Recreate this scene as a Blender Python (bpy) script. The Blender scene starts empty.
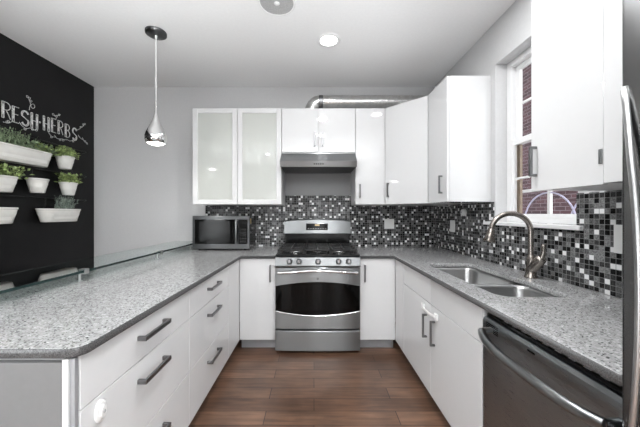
import bpy, bmesh, math, random
from mathutils import Vector, Matrix
PI = math.pi
SC = bpy.context.scene
COL = SC.collection

# ------------------------------------------------------------------ camera
cam_d = bpy.data.cameras.new('camera')
cam = bpy.data.objects.new('camera', cam_d)
COL.objects.link(cam)
cam.location = (0, 0, 1.30)
cam.rotation_euler = (PI / 2, 0, 0)
cam_d.sensor_width = 36
cam_d.lens = 285 / 640 * 36
cam_d.shift_x = 6 / 640
cam_d.clip_start = 0.02
SC.camera = cam

# ------------------------------------------------------------------ world / exposure
w = bpy.data.worlds.new('world')
SC.world = w
w.use_nodes = True
bg = w.node_tree.nodes['Background']
bg.inputs[0].default_value = (0.96, 0.98, 1.0, 1)
bg.inputs[1].default_value = 1.7
SC.view_settings.view_transform = 'Standard'
SC.view_settings.look = 'None'
SC.view_settings.gamma = 1
SC.view_settings.exposure = 0.68
DOWN_W = 14.0       # watts of one recessed downlight
ROOM_W = 6.0       # watts of the downlights of the living area behind
PEND_W = 2.0
SIDE_W = 34.0        # added side fill lamps behind the camera
UP_W = 55.0          # added uplights behind the camera, brightening the ceiling
REAR_FILL_W = 5.0         # one added fill lamp by the closed rear wall

def area(name, loc, rot, sx, sy, watts, color=(1, 1, 1), spread=PI):
    ld = bpy.data.lights.new(name, 'AREA'); ld.shape = 'RECTANGLE'; ld.size = sx; ld.size_y = sy
    ld.energy = watts; ld.color = color; ld.spread = spread
    o = bpy.data.objects.new(name, ld); COL.objects.link(o)
    o.location = loc; o.rotation_euler = rot
    return o
for _x in (-1.4, 0.15, 1.05):
    area('rear_fill', (_x, -3.15, 1.02), (PI / 2, 0, 0), 0.36, 1.9, REAR_FILL_W, (0.95, 0.98, 1.0))  # added fill, standing in for unseen rear windows; the wall has no openings
area('left_side_fill', (-2.6, -1.5, 0.75), (0, -PI / 2, 0), 1.2, 1.6, SIDE_W * 0.75, (0.95, 0.98, 1.0))  # added fill for the right run fronts; no window on this wall
area('right_side_fill', (1.40, -1.7, 1.15), (0, PI / 2, 0), 1.9, 1.6, SIDE_W, (0.95, 0.98, 1.0))  # added fill for the left drawers, no window modelled here
area('uplight_fill', (-1.6, -1.2, 0.9), (PI, 0, 0), 0.9, 0.9, UP_W, (0.955, 0.985, 1), math.radians(105))  # this and the next are unseen uplights added to lift the ceiling
area('uplight_fill', (0.5, -1.2, 0.9), (PI, 0, 0), 0.9, 0.9, UP_W, (0.955, 0.985, 1), math.radians(105))


# added fill lamps behind the camera, aimed up to brighten the kitchen ceiling
CEILING_FILL_W = 1.95
for _tx, _ty in ((-1.8, 1.75), (-0.8, 1.8), (0.3, 1.85)):
    _p = Vector((-0.5 + _tx * 0.15, -0.4, 0.8))
    _d = Vector((_tx, _ty, 2.82)) - _p
    area('ceiling_fill', _p, _d.to_track_quat('-Z', 'Y').to_euler(), 0.5, 0.5, CEILING_FILL_W, (0.955, 0.985, 1), math.radians(34))

# room numbers
XL, XR, YB, ZC = -2.64, 1.44, 3.42, 2.82
YREAR = -3.2
CT = 0.905          # worktop height
CTH = 0.03

# ------------------------------------------------------------------ materials
def mat(name, color=(0.8, 0.8, 0.8), rough=0.5, metal=0.0, **kw):
    m = bpy.data.materials.new(name)
    m.use_nodes = True
    b = m.node_tree.nodes['Principled BSDF']
    b.inputs['Base Color'].default_value = (*color, 1)
    b.inputs['Roughness'].default_value = rough
    b.inputs['Metallic'].default_value = metal
    for k, v in kw.items():
        b.inputs[k.replace('_', ' ')].default_value = v
    return m

def nodes(m):
    nt = m.node_tree
    return nt, nt.nodes['Principled BSDF']

def N(nt, typ, **props):
    n = nt.nodes.new(typ)
    for k, v in props.items():
        setattr(n, k, v)
    return n

def ramp(nt, stops, interp='LINEAR'):
    r = N(nt, 'ShaderNodeValToRGB')
    r.color_ramp.interpolation = interp
    e = r.color_ramp.elements
    while len(e) < len(stops):
        e.new(0.5)
    for el, (p, c) in zip(e, stops):
        el.position = p
        el.color = (c, c, c, 1) if not isinstance(c, tuple) else (*c, 1)
    return r

def noisy(m, scale, amount, detail=3.0, stretch=None, bump=0.0):
    """break up a flat colour / roughness with object-space noise"""
    nt, b = nodes(m)
    tc = N(nt, 'ShaderNodeTexCoord')
    mp = N(nt, 'ShaderNodeMapping')
    if stretch: mp.inputs['Scale'].default_value = stretch
    nz = N(nt, 'ShaderNodeTexNoise')
    nz.inputs['Scale'].default_value = scale
    nz.inputs['Detail'].default_value = detail
    nt.links.new(tc.outputs['Object'], mp.inputs[0])
    nt.links.new(mp.outputs[0], nz.inputs['Vector'])
    c = b.inputs['Base Color'].default_value[:3]
    r = ramp(nt, [(0.3, tuple(x * (1 - amount) for x in c)), (0.7, tuple(min(1, x * (1 + amount)) for x in c))])
    nt.links.new(nz.outputs['Fac'], r.inputs[0])
    nt.links.new(r.outputs[0], b.inputs['Base Color'])
    if bump:
        bp = N(nt, 'ShaderNodeBump')
        bp.inputs['Strength'].default_value = bump
        bp.inputs['Distance'].default_value = 0.002
        nt.links.new(nz.outputs['Fac'], bp.inputs['Height'])
        nt.links.new(bp.outputs[0], b.inputs['Normal'])
    return m

def steel(name, color, rough, stretch=(4, 4, 300)):
    m = mat(name, color, rough, 1.0)
    nt, b = nodes(m)
    tc = N(nt, 'ShaderNodeTexCoord'); mp = N(nt, 'ShaderNodeMapping')
    mp.inputs['Scale'].default_value = stretch
    nz = N(nt, 'ShaderNodeTexNoise'); nz.inputs['Scale'].default_value = 3.0
    nt.links.new(tc.outputs['Object'], mp.inputs[0]); nt.links.new(mp.outputs[0], nz.inputs['Vector'])
    mr = N(nt, 'ShaderNodeMapRange')
    mr.inputs[3].default_value = rough * 0.9; mr.inputs[4].default_value = rough * 1.12
    nt.links.new(nz.outputs['Fac'], mr.inputs[0]); nt.links.new(mr.outputs[0], b.inputs['Roughness'])
    b.inputs['Anisotropic'].default_value = 0.9
    b.inputs['Anisotropic Rotation'].default_value = 0.25
    tg = N(nt, 'ShaderNodeTangent'); tg.direction_type = 'RADIAL'; tg.axis = 'Z'
    nt.links.new(tg.outputs[0], b.inputs['Tangent'])
    return m

M = {}
M['wall'] = noisy(mat('grey wall paint', (0.61, 0.61, 0.613), 0.55), 60, 0.02)
M['ceiling'] = noisy(mat('white ceiling paint', (0.88, 0.88, 0.88), 0.7), 50, 0.015)
M['chalkboard'] = noisy(mat('black chalkboard paint', (0.006, 0.006, 0.0065), 0.42, 0.0, Specular_IOR_Level=0.3), 5, 0.25)
M['endpanel'] = noisy(mat('grey end panel', (0.19, 0.19, 0.192), 0.45), 40, 0.02)
M['gloss'] = noisy(mat('white high gloss lacquer', (0.71, 0.712, 0.715), 0.04), 30, 0.006)
M['carcass'] = noisy(mat('white cabinet carcass', (0.72, 0.72, 0.72), 0.4), 30, 0.01)
M['plinth'] = noisy(mat('satin grey plinth', (0.36, 0.365, 0.38), 0.35, 0.2), 30, 0.03)
M['trim'] = noisy(mat('white trim paint', (0.85, 0.85, 0.85), 0.3), 30, 0.01)
M['steel'] = steel('brushed stainless steel', (0.26, 0.268, 0.272), 0.29)
M['steel_dark'] = steel('dark brushed steel', (0.15, 0.153, 0.156), 0.30)
M['steel_door'] = steel('brushed steel appliance door', (0.33, 0.352, 0.366), 0.28)
M['steel_fridge'] = steel('brushed steel refrigerator door', (0.19, 0.19, 0.19), 0.22)
M['satin'] = noisy(mat('satin steel tube', (0.55, 0.55, 0.55), 0.34, 1.0), 40, 0.03)
M['chrome'] = noisy(mat('polished chrome', (0.78, 0.78, 0.78), 0.08, 1.0), 20, 0.02)
M['handle'] = noisy(mat('dark nickel handle', (0.23, 0.23, 0.235), 0.3, 1.0), 80, 0.05)
M['nickel'] = noisy(mat('brushed warm nickel', (0.34, 0.308, 0.28), 0.27, 1.0), 60, 0.04)
M['sinksteel'] = steel('satin sink steel', (0.50, 0.50, 0.50), 0.30, (60, 60, 60))
M['galv'] = noisy(mat('galvanised duct', (0.62, 0.62, 0.61), 0.22, 1.0), 25, 0.12, bump=0.2)
M['black'] = noisy(mat('black enamel', (0.006, 0.006, 0.006), 0.15, 0.0, Specular_IOR_Level=0.25), 40, 0.1)
M['blackmatte'] = noisy(mat('matte black iron', (0.014, 0.014, 0.014), 0.32), 90, 0.2, bump=0.2)
M['blackglass'] = noisy(mat('black oven glass', (0.003, 0.003, 0.003), 0.05, 0.0, Specular_IOR_Level=0.2), 10, 0.1)
M['filter'] = noisy(mat('dark hood filter mesh', (0.10, 0.10, 0.10), 0.4, 0.8), 200, 0.5)
M['plastic'] = noisy(mat('white plastic', (0.84, 0.84, 0.83), 0.35), 40, 0.01)
M['greyplastic'] = noisy(mat('grey plastic', (0.42, 0.42, 0.42), 0.6), 300, 0.25)
M['pot'] = noisy(mat('cream white painted metal', (0.84, 0.83, 0.79), 0.4), 25, 0.03)
M['soil'] = noisy(mat('potting soil', (0.03, 0.022, 0.016), 0.95), 90, 0.5)
M['leaf'] = noisy(mat('light green leaves', (0.29, 0.38, 0.14), 0.5), 38, 0.75)
M['leafdark'] = noisy(mat('grey green leaves', (0.22, 0.29, 0.17), 0.55), 45, 0.5)
M['lavender'] = noisy(mat('dusty lavender foliage', (0.27, 0.33, 0.28), 0.6), 45, 0.4)
M['chalk'] = noisy(mat('white chalk', (0.62, 0.62, 0.61), 0.9), 120, 0.45)
M['rubber'] = noisy(mat('black rubber', (0.015, 0.015, 0.015), 0.7), 40, 0.1)
M['brass'] = noisy(mat('gold metal', (0.65, 0.45, 0.18), 0.3, 1.0), 40, 0.05)
M['lavmetal'] = noisy(mat('pale lavender painted iron', (0.62, 0.60, 0.78), 0.4), 40, 0.05)
M['bronze'] = noisy(mat('brown screen track', (0.24, 0.18, 0.13), 0.4), 40, 0.08)
M['snow'] = noisy(mat('white coping stone', (0.8, 0.8, 0.82), 0.7), 12, 0.06)

def emit(name, color, s):
    m = mat(name, color, 0.5)
    nt, b = nodes(m)
    b.inputs['Emission Color'].default_value = (*color, 1)
    b.inputs['Emission Strength'].default_value = s
    return m
M['lamp'] = emit('lit lamp diffuser', (1, 0.98, 0.95), 5.0)
M['display'] = emit('amber display digits', (0.8, 0.6, 0.35), 0.10)

def glass(name, color, rough, ior=1.45):
    m = mat(name, color, rough, 0.0)
    nt, b = nodes(m)
    b.inputs['Transmission Weight'].default_value = 1.0
    b.inputs['IOR'].default_value = ior
    return m
M['frost'] = glass('frosted cabinet glass', (0.92, 0.94, 0.895), 0.35, 1.3)
M['frost'].node_tree.nodes['Principled BSDF'].inputs['Transmission Weight'].default_value = 0.5
M['frost'].node_tree.nodes['Principled BSDF'].inputs['Coat Weight'].default_value = 0.6
M['glassbar'] = glass('clear float glass', (0.80, 0.93, 0.91), 0.01, 1.6)
M['pane'] = glass('window glass', (1, 1, 1), 0.0, 1.05)
M['glassedge'] = noisy(mat('dark green glass edge', (0.012, 0.03, 0.028), 0.15), 40, 0.1)

# quartz worktop
def quartz():
    m = mat('speckled grey quartz', (0.5, 0.5, 0.5), 0.10)
    nt, b = nodes(m)
    tc = N(nt, 'ShaderNodeTexCoord')
    v = N(nt, 'ShaderNodeTexVoronoi'); v.inputs['Scale'].default_value = 215
    nt.links.new(tc.outputs['Object'], v.inputs['Vector'])
    sep = N(nt, 'ShaderNodeSeparateColor')
    nt.links.new(v.outputs['Color'], sep.inputs[0])
    r1 = ramp(nt, [(0.0, 0.06), (0.05, 0.17), (0.12, 0.39), (0.50, 0.44), (0.85, 0.51), (0.95, 0.62)], 'CONSTANT')
    nt.links.new(sep.outputs[0], r1.inputs[0])
    n2 = N(nt, 'ShaderNodeTexNoise'); n2.inputs['Scale'].default_value = 60; n2.inputs['Detail'].default_value = 4
    nt.links.new(tc.outputs['Object'], n2.inputs['Vector'])
    r2 = ramp(nt, [(0.35, 0.75), (0.65, 1.0)])
    nt.links.new(n2.outputs['Fac'], r2.inputs[0])
    mx = N(nt, 'ShaderNodeMix', data_type='RGBA', blend_type='MULTIPLY')
    mx.inputs[0].default_value = 1
    nt.links.new(r1.outputs[0], mx.inputs[6]); nt.links.new(r2.outputs[0], mx.inputs[7])
    nt.links.new(mx.outputs[2], b.inputs['Base Color'])
    return m
M['quartz'] = quartz()
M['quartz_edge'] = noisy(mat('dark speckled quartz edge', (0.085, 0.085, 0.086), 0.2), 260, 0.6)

def mosaic(name, axis):
    m = mat(name, (0.2, 0.2, 0.2), 0.12, 0.0, Specular_IOR_Level=0.32)
    nt, b = nodes(m)
    tc = N(nt, 'ShaderNodeTexCoord')
    sp = N(nt, 'ShaderNodeSeparateXYZ')
    nt.links.new(tc.outputs['Object'], sp.inputs[0])
    cb = N(nt, 'ShaderNodeCombineXYZ')
    nt.links.new(sp.outputs[axis], cb.inputs[0]); nt.links.new(sp.outputs[2], cb.inputs[1])
    sc = N(nt, 'ShaderNodeVectorMath', operation='SCALE'); sc.inputs['Scale'].default_value = 1 / 0.0265
    nt.links.new(cb.outputs[0], sc.inputs[0])
    fl = N(nt, 'ShaderNodeVectorMath', operation='FLOOR'); fr = N(nt, 'ShaderNodeVectorMath', operation='FRACTION')
    nt.links.new(sc.outputs[0], fl.inputs[0]); nt.links.new(sc.outputs[0], fr.inputs[0])
    wn = N(nt, 'ShaderNodeTexWhiteNoise', noise_dimensions='2D')
    nt.links.new(fl.outputs[0], wn.inputs['Vector'])
    r = ramp(nt, [(0.0, 0.010), (0.30, 0.045), (0.55, 0.11), (0.80, 0.20)], 'CONSTANT')
    nt.links.new(wn.outputs['Value'], r.inputs[0])
    # one white tile in every block of three by three
    def vm(op, a, val=None):
        n = N(nt, 'ShaderNodeVectorMath', operation=op); nt.links.new(a, n.inputs[0])
        if val is not None: n.inputs[1].default_value = val
        return n.outputs[0]
    def mth(op, a, b_):
        n = N(nt, 'ShaderNodeMath', operation=op)
        for i, q in enumerate((a, b_)):
            if isinstance(q, (int, float)): n.inputs[i].default_value = q
            else: nt.links.new(q, n.inputs[i])
        return n.outputs[0]
    half = vm('ADD', fl.outputs[0], (0.5, 0.5, 0.5))
    blk = vm('FLOOR', vm('DIVIDE', half, (3, 3, 3)))
    wb = N(nt, 'ShaderNodeTexWhiteNoise', noise_dimensions='2D'); nt.links.new(blk, wb.inputs['Vector'])
    pick = mth('FLOOR', mth('MULTIPLY', wb.outputs['Value'], 8.999), 0)
    s3 = N(nt, 'ShaderNodeSeparateXYZ'); nt.links.new(fl.outputs[0], s3.inputs[0])
    sb = N(nt, 'ShaderNodeSeparateXYZ'); nt.links.new(blk, sb.inputs[0])
    ix = mth('SUBTRACT', s3.outputs[0], mth('MULTIPLY', sb.outputs[0], 3))
    iy = mth('SUBTRACT', s3.outputs[1], mth('MULTIPLY', sb.outputs[1], 3))
    idx = mth('ADD', ix, mth('MULTIPLY', iy, 3))
    white = mth('LESS_THAN', mth('ABSOLUTE', mth('SUBTRACT', idx, pick), 0), 0.5)
    wmix = N(nt, 'ShaderNodeMix', data_type='RGBA'); nt.links.new(white, wmix.inputs[0])
    wmix.inputs[7].default_value = (0.85, 0.85, 0.85, 1)
    nz = N(nt, 'ShaderNodeTexNoise'); nz.inputs['Scale'].default_value = 130; nz.inputs['Detail'].default_value = 2
    nt.links.new(tc.outputs['Object'], nz.inputs['Vector'])
    rz = ramp(nt, [(0.35, 0.45), (0.65, 1.5)])
    nt.links.new(nz.outputs['Fac'], rz.inputs[0])
    mx = N(nt, 'ShaderNodeMix', data_type='RGBA', blend_type='MULTIPLY'); mx.inputs[0].default_value = 0.8
    nt.links.new(r.outputs[0], mx.inputs[6]); nt.links.new(rz.outputs[0], mx.inputs[7])
    nt.links.new(mx.outputs[2], wmix.inputs[6])
    sub = N(nt, 'ShaderNodeVectorMath', operation='SUBTRACT'); sub.inputs[1].default_value = (0.5, 0.5, 0)
    ab = N(nt, 'ShaderNodeVectorMath', operation='ABSOLUTE')
    nt.links.new(fr.outputs[0], sub.inputs[0]); nt.links.new(sub.outputs[0], ab.inputs[0])
    s2 = N(nt, 'ShaderNodeSeparateXYZ'); nt.links.new(ab.outputs[0], s2.inputs[0])
    mxm = N(nt, 'ShaderNodeMath', operation='MAXIMUM')
    nt.links.new(s2.outputs[0], mxm.inputs[0]); nt.links.new(s2.outputs[1], mxm.inputs[1])
    gt = N(nt, 'ShaderNodeMath', operation='GREATER_THAN'); gt.inputs[1].default_value = 0.455
    nt.links.new(mxm.outputs[0], gt.inputs[0])
    m2 = N(nt, 'ShaderNodeMix', data_type='RGBA')
    nt.links.new(gt.outputs[0], m2.inputs[0]); nt.links.new(wmix.outputs[2], m2.inputs[6])
    m2.inputs[7].default_value = (0.24, 0.24, 0.24, 1)
    nt.links.new(m2.outputs[2], b.inputs['Base Color'])
    mr = N(nt, 'ShaderNodeMapRange'); mr.inputs[3].default_value = 0.14; mr.inputs[4].default_value = 0.7
    nt.links.new(gt.outputs[0], mr.inputs[0]); nt.links.new(mr.outputs[0], b.inputs['Roughness'])
    bp = N(nt, 'ShaderNodeBump', invert=True); bp.inputs['Strength'].default_value = 0.4; bp.inputs['Distance'].default_value = 0.002
    nt.links.new(gt.outputs[0], bp.inputs['Height']); nt.links.new(bp.outputs[0], b.inputs['Normal'])
    return m
M['mosaic_back'] = mosaic('glass mosaic tile', 0)
M['mosaic_right'] = mosaic('glass mosaic tile on window wall', 1)

def planks():
    m = mat('dark hardwood planks', (0.1, 0.05, 0.03), 0.28)
    nt, b = nodes(m)
    tc = N(nt, 'ShaderNodeTexCoord')
    br = N(nt, 'ShaderNodeTexBrick'); br.offset = 0.37; br.offset_frequency = 2; br.squash = 1.0
    br.inputs['Scale'].default_value = 1.0
    br.inputs['Brick Width'].default_value = 0.85
    br.inputs['Row Height'].default_value = 0.125
    br.inputs['Mortar Size'].default_value = 0.0026
    br.inputs['Mortar Smooth'].default_value = 0.2
    br.inputs['Color1'].default_value = (0.105, 0.056, 0.035, 1)
    br.inputs['Color2'].default_value = (0.185, 0.103, 0.066, 1)
    br.inputs['Mortar'].default_value = (0.025, 0.013, 0.009, 1)
    nt.links.new(tc.outputs['Object'], br.inputs['Vector'])
    mp = N(nt, 'ShaderNodeMapping'); mp.inputs['Scale'].default_value = (2.5, 26, 1)
    nz = N(nt, 'ShaderNodeTexNoise'); nz.inputs['Scale'].default_value = 1.6; nz.inputs['Detail'].default_value = 7; nz.inputs['Distortion'].default_value = 0.6
    nt.links.new(tc.outputs['Object'], mp.inputs[0]); nt.links.new(mp.outputs[0], nz.inputs['Vector'])
    r = ramp(nt, [(0.3, 0.72), (0.7, 1.3)])
    nt.links.new(nz.outputs['Fac'], r.inputs[0])
    n3 = N(nt, 'ShaderNodeTexNoise'); n3.inputs['Scale'].default_value = 3.0; n3.inputs['Detail'].default_value = 5
    nt.links.new(tc.outputs['Object'], n3.inputs['Vector'])
    r3 = ramp(nt, [(0.3, 0.7), (0.7, 1.25)])
    nt.links.new(n3.outputs['Fac'], r3.inputs[0])
    mx = N(nt, 'ShaderNodeMix', data_type='RGBA', blend_type='MULTIPLY'); mx.inputs[0].default_value = 1
    nt.links.new(br.outputs['Color'], mx.inputs[6]); nt.links.new(r.outputs[0], mx.inputs[7])
    m3 = N(nt, 'ShaderNodeMix', data_type='RGBA', blend_type='MULTIPLY'); m3.inputs[0].default_value = 1
    nt.links.new(mx.outputs[2], m3.inputs[6]); nt.links.new(r3.outputs[0], m3.inputs[7])
    nt.links.new(m3.outputs[2], b.inputs['Base Color'])
    return m
M['floor'] = planks()

def brick():
    m = mat('red brick', (0.2, 0.08, 0.08), 0.85)
    nt, b = nodes(m)
    tc = N(nt, 'ShaderNodeTexCoord'); sp = N(nt, 'ShaderNodeSeparateXYZ'); cb = N(nt, 'ShaderNodeCombineXYZ')
    nt.links.new(tc.outputs['Object'], sp.inputs[0])
    nt.links.new(sp.outputs[1], cb.inputs[0]); nt.links.new(sp.outputs[2], cb.inputs[1])
    br = N(nt, 'ShaderNodeTexBrick')
    br.inputs['Scale'].default_value = 1.0
    br.inputs['Brick Width'].default_value = 0.30
    br.inputs['Row Height'].default_value = 0.095
    br.inputs['Mortar Size'].default_value = 0.007
    br.inputs['Color1'].default_value = (0.022, 0.008, 0.011, 1)
    br.inputs['Color2'].default_value = (0.055, 0.022, 0.027, 1)
    br.inputs['Mortar'].default_value = (0.13, 0.105, 0.12, 1)
    nt.links.new(cb.outputs[0], br.inputs['Vector']); nt.links.new(br.outputs['Color'], b.inputs['Base Color'])
    return m
M['brick'] = brick()

# ------------------------------------------------------------------ mesh builder
class MB:
    def __init__(s): s.v = []; s.f = []; s.sm = []
    def add(s, verts, faces, smooth=False):
        o = len(s.v)
        s.v += [Vector(p) for p in verts]
        s.f += [tuple(i + o for i in f) for f in faces]
        s.sm += [smooth] * len(faces)
        return s
    def box(s, x0, x1, y0, y1, z0, z1, bev=0.0, seg=2):
        bm = bmesh.new()
        bmesh.ops.create_cube(bm, size=1)
        for v in bm.verts:
            v.co = Vector(((x0 + x1) / 2 + v.co.x * (x1 - x0), (y0 + y1) / 2 + v.co.y * (y1 - y0), (z0 + z1) / 2 + v.co.z * (z1 - z0)))
        if bev > 0:
            bev = min(bev, 0.45 * min(abs(x1 - x0), abs(y1 - y0), abs(z1 - z0)))
            bmesh.ops.bevel(bm, geom=bm.edges[:], offset=bev, segments=seg, affect='EDGES', profile=0.5)
        bm.verts.index_update()
        s.add([v.co.copy() for v in bm.verts], [[v.index for v in f.verts] for f in bm.faces])
        bm.free(); return s
    def rings(s, rings, closed=True, cap0=True, cap1=True, smooth=True):
        n = len(rings[0]); vs = [p for r in rings for p in r]; fs = []
        for i in range(len(rings) - 1):
            for j in range(n if closed else n - 1):
                k = (j + 1) % n
                fs.append((i * n + j, i * n + k, (i + 1) * n + k, (i + 1) * n + j))
        s.add(vs, fs, smooth)
        if cap0: s.add(rings[0], [tuple(range(n))[::-1]])
        if cap1: s.add(rings[-1], [tuple(range(n))])
        return s
    def tube(s, pts, r, seg=10, caps=True, flat=1.0):
        pts = [Vector(p) for p in pts]; rings = []
        rr = r if isinstance(r, (list, tuple)) else [r] * len(pts)
        t0 = (pts[1] - pts[0]).normalized()
        up = Vector((0, 0, 1)) if abs(t0.z) < 0.9 else Vector((1, 0, 0))
        nrm = (up - t0 * up.dot(t0)).normalized()
        for i, p in enumerate(pts):
            t = (pts[min(i + 1, len(pts) - 1)] - pts[max(i - 1, 0)]).normalized()
            nrm = (nrm - t * nrm.dot(t)).normalized()
            bn = t.cross(nrm)
            rings.append([p + (nrm * math.cos(2 * PI * j / seg) + bn * math.sin(2 * PI * j / seg) * flat) * rr[i] for j in range(seg)])
        return s.rings(rings, True, caps, caps)
    def cyl(s, p0, p1, r0, r1=None, seg=20, caps=True):
        return s.tube([p0, p1], [r0, r0 if r1 is None else r1], seg, caps)
    def lathe(s, prof, c, seg=28, cap0=False, cap1=False):
        rings = [[(c[0] + r * math.cos(2 * PI * j / seg), c[1] + r * math.sin(2 * PI * j / seg), c[2] + z) for j in range(seg)] for r, z in prof]
        return s.rings(rings, True, cap0, cap1)
    def prism(s, poly, axis, a0, a1):
        def mk(p, a): return {'x': (a, p[0], p[1]), 'y': (p[0], a, p[1]), 'z': (p[0], p[1], a)}[axis]
        return s.rings([[mk(p, a0) for p in poly], [mk(p, a1) for p in poly]], True, True, True, False)
    def xf(s, m):
        s.v = [m @ v for v in s.v]; return s
    def build(s, name, m, parent=None):
        me = bpy.data.meshes.new(name)
        off = base_of(parent)
        me.from_pydata([v - off for v in s.v], [], s.f)
        me.polygons.foreach_set('use_smooth', s.sm)
        bm = bmesh.new(); bm.from_mesh(me); bmesh.ops.recalc_face_normals(bm, faces=bm.faces[:]); bm.to_mesh(me); bm.free()
        me.materials.append(M[m] if isinstance(m, str) else m)
        o = bpy.data.objects.new(name, me); COL.objects.link(o)
        if parent: o.parent = parent
        return o

def base_of(o):
    v = Vector((0, 0, 0))
    while o is not None:
        v += o.location; o = o.parent
    return v

def tag(o, label=None, cat=None, group=None, kind=None):
    if label: o['label'] = label
    if cat: o['category'] = cat
    if group: o['group'] = group
    if kind: o['kind'] = kind
    return o

def thing(name, loc, label, cat, group=None):
    o = bpy.data.objects.new(name, None); COL.objects.link(o)
    o.location = loc; o.empty_display_size = 0.05
    return tag(o, label, cat, group)

def copy_tree(o, parent=None):
    c = o.copy(); COL.objects.link(c)
    if parent is not None: c.parent = parent
    for ch in [x for x in COL.objects if x.parent == o]:
        copy_tree(ch, c)
    return c

def struct(name, mb, m, parent=None):
    o = mb.build(name, m, parent)
    if parent is None: o['kind'] = 'structure'
    return o

def box(*a, **k): return MB().box(*a, **k)

def outline_mesh(name, outer, inners, z0, z1, m, parent=None, bev=0.003):
    """slab with holes from plan outlines"""
    cu = bpy.data.curves.new(name, 'CURVE'); cu.dimensions = '2D'; cu.fill_mode = 'BOTH'
    for poly in [outer] + inners:
        sp = cu.splines.new('POLY'); sp.points.add(len(poly) - 1)
        for p, q in zip(sp.points, poly): p.co = (q[0], q[1], 0, 1)
        sp.use_cyclic_u = True
    cu.extrude = (z1 - z0) / 2 - bev; cu.bevel_depth = bev; cu.bevel_resolution = 1; cu.offset = -bev
    t = bpy.data.objects.new(name, cu); COL.objects.link(t)
    bpy.context.view_layer.update()
    me = bpy.data.meshes.new_from_object(t.evaluated_get(bpy.context.evaluated_depsgraph_get()))
    bpy.data.objects.remove(t); bpy.data.curves.remove(cu)
    off = base_of(parent)
    for v in me.vertices: v.co += Vector((0, 0, (z0 + z1) / 2)) - off
    me.materials.clear(); me.materials.append(M[m]); me.materials.append(M[m + '_edge'])
    me.update()
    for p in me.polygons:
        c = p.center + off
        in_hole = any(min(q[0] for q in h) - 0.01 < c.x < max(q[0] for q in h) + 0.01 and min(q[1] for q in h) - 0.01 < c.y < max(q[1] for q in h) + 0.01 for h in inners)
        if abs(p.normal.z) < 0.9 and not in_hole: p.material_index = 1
    o = bpy.data.objects.new(name, me); COL.objects.link(o)
    if parent: o.parent = parent
    return o

def rrect(x0, x1, y0, y1, r, n=6):
    out = []
    for cx, cy, a0 in ((x1 - r, y1 - r, 0), (x0 + r, y1 - r, 90), (x0 + r, y0 + r, 180), (x1 - r, y0 + r, 270)):
        for i in range(n + 1):
            a = math.radians(a0 + 90 * i / n)
            out.append((cx + r * math.cos(a), cy + r * math.sin(a)))
    return out

def pull(mb, axis, a0, a1, c1, c2, out, stand=0.033, wd=0.014):
    """rectangular bar pull running along `axis` from a0 to a1. axis 'z': c1 = x, c2 = y ; axis 'y': c1 = x, c2 = z.
    out = (ox, oy) outward horizontal unit direction along x or y; c1/c2 lie on the door face"""
    h = wd / 2
    def bx(la, lb, d0, d1):
        ox, oy = out
        if axis == 'z':
            if ox: xs = sorted((c1 + ox * d0, c1 + ox * d1)); mb.box(xs[0], xs[1], c2 - h, c2 + h, la, lb, 0.0015, 1)
            else: ys = sorted((c2 + oy * d0, c2 + oy * d1)); mb.box(c1 - h, c1 + h, ys[0], ys[1], la, lb, 0.0015, 1)
        else:
            xs = sorted((c1 + ox * d0, c1 + ox * d1)); mb.box(xs[0], xs[1], la, lb, c2 - h, c2 + h, 0.0015, 1)
    bx(a0, a1, stand - 0.012, stand)
    bx(a0, a0 + 0.012, 0.0005, stand - 0.009)
    bx(a1 - 0.012, a1, 0.0005, stand - 0.009)
    return mb

# ------------------------------------------------------------------ setting
struct('floor', box(XL - 0.1, 2.4, YREAR, YB + 0.1, -0.06, 0.0), 'floor')
struct('ceiling', box(XL - 0.1, XR + 0.16, YREAR, YB + 0.1, ZC, ZC + 0.06), 'ceiling')
struct('wall_back', box(XL - 0.1, XR + 0.16, YB, YB + 0.1, 0, ZC), 'wall')
struct('wall_rear', box(XL - 0.1, XR + 0.16, YREAR - 0.1, YREAR, 0, ZC), 'wall')
struct('wall_left', box(XL - 0.1, XL, YREAR, YB, 0, ZC), 'chalkboard')
# right wall with window opening
WY0, WY1, WZ0, WZ1 = 1.555, 2.262, 1.235, 2.482
WXO = XR + 0.16
mb = MB()
mb.box(XR, WXO, YREAR, WY0, 0, ZC); mb.box(XR, WXO, WY1, YB, 0, ZC)
mb.box(XR, WXO, WY0, WY1, 0, WZ0 - 0.03); mb.box(XR, WXO, WY0, WY1, WZ1, ZC)
struct('wall_right', mb, 'wall')

# backsplash tiles
mb = MB()
TH = 0.008
mb.box(-1.30, -0.348, YB - TH, YB, CT, 1.393)
mb.box(-0.348, 0.452, YB - TH, YB, CT - 0.1, 1.515)
mb.box(0.452, XR - TH, YB - TH, YB, CT, 1.393)
struct('hood_shade_panel', box(-0.346, 0.440, YB - 0.006, YB - 0.0005, 1.5155, 1.798), mat('grey under-hood shade', (0.24, 0.24, 0.243), 0.35))  # added sheet; its dark grey partly paints the shade under the hood
b1 = struct('backsplash_back', mb, 'mosaic_back')
mb = MB()
mb.box(XR - TH, XR, 0.80, 1.515, CT, 1.409)
mb.box(XR - TH, XR, 1.515, 2.38, CT, 1.207); mb.box(XR - TH, XR, 1.515, WY0, 1.2365, 1.409)
mb.box(XR - TH, XR, 2.38, YB, CT, 1.393)
mb.box(XR - TH, XR, 2.275, 2.38, 1.237, 1.393)
b2 = struct('backsplash_right', mb, 'mosaic_right')

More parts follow.
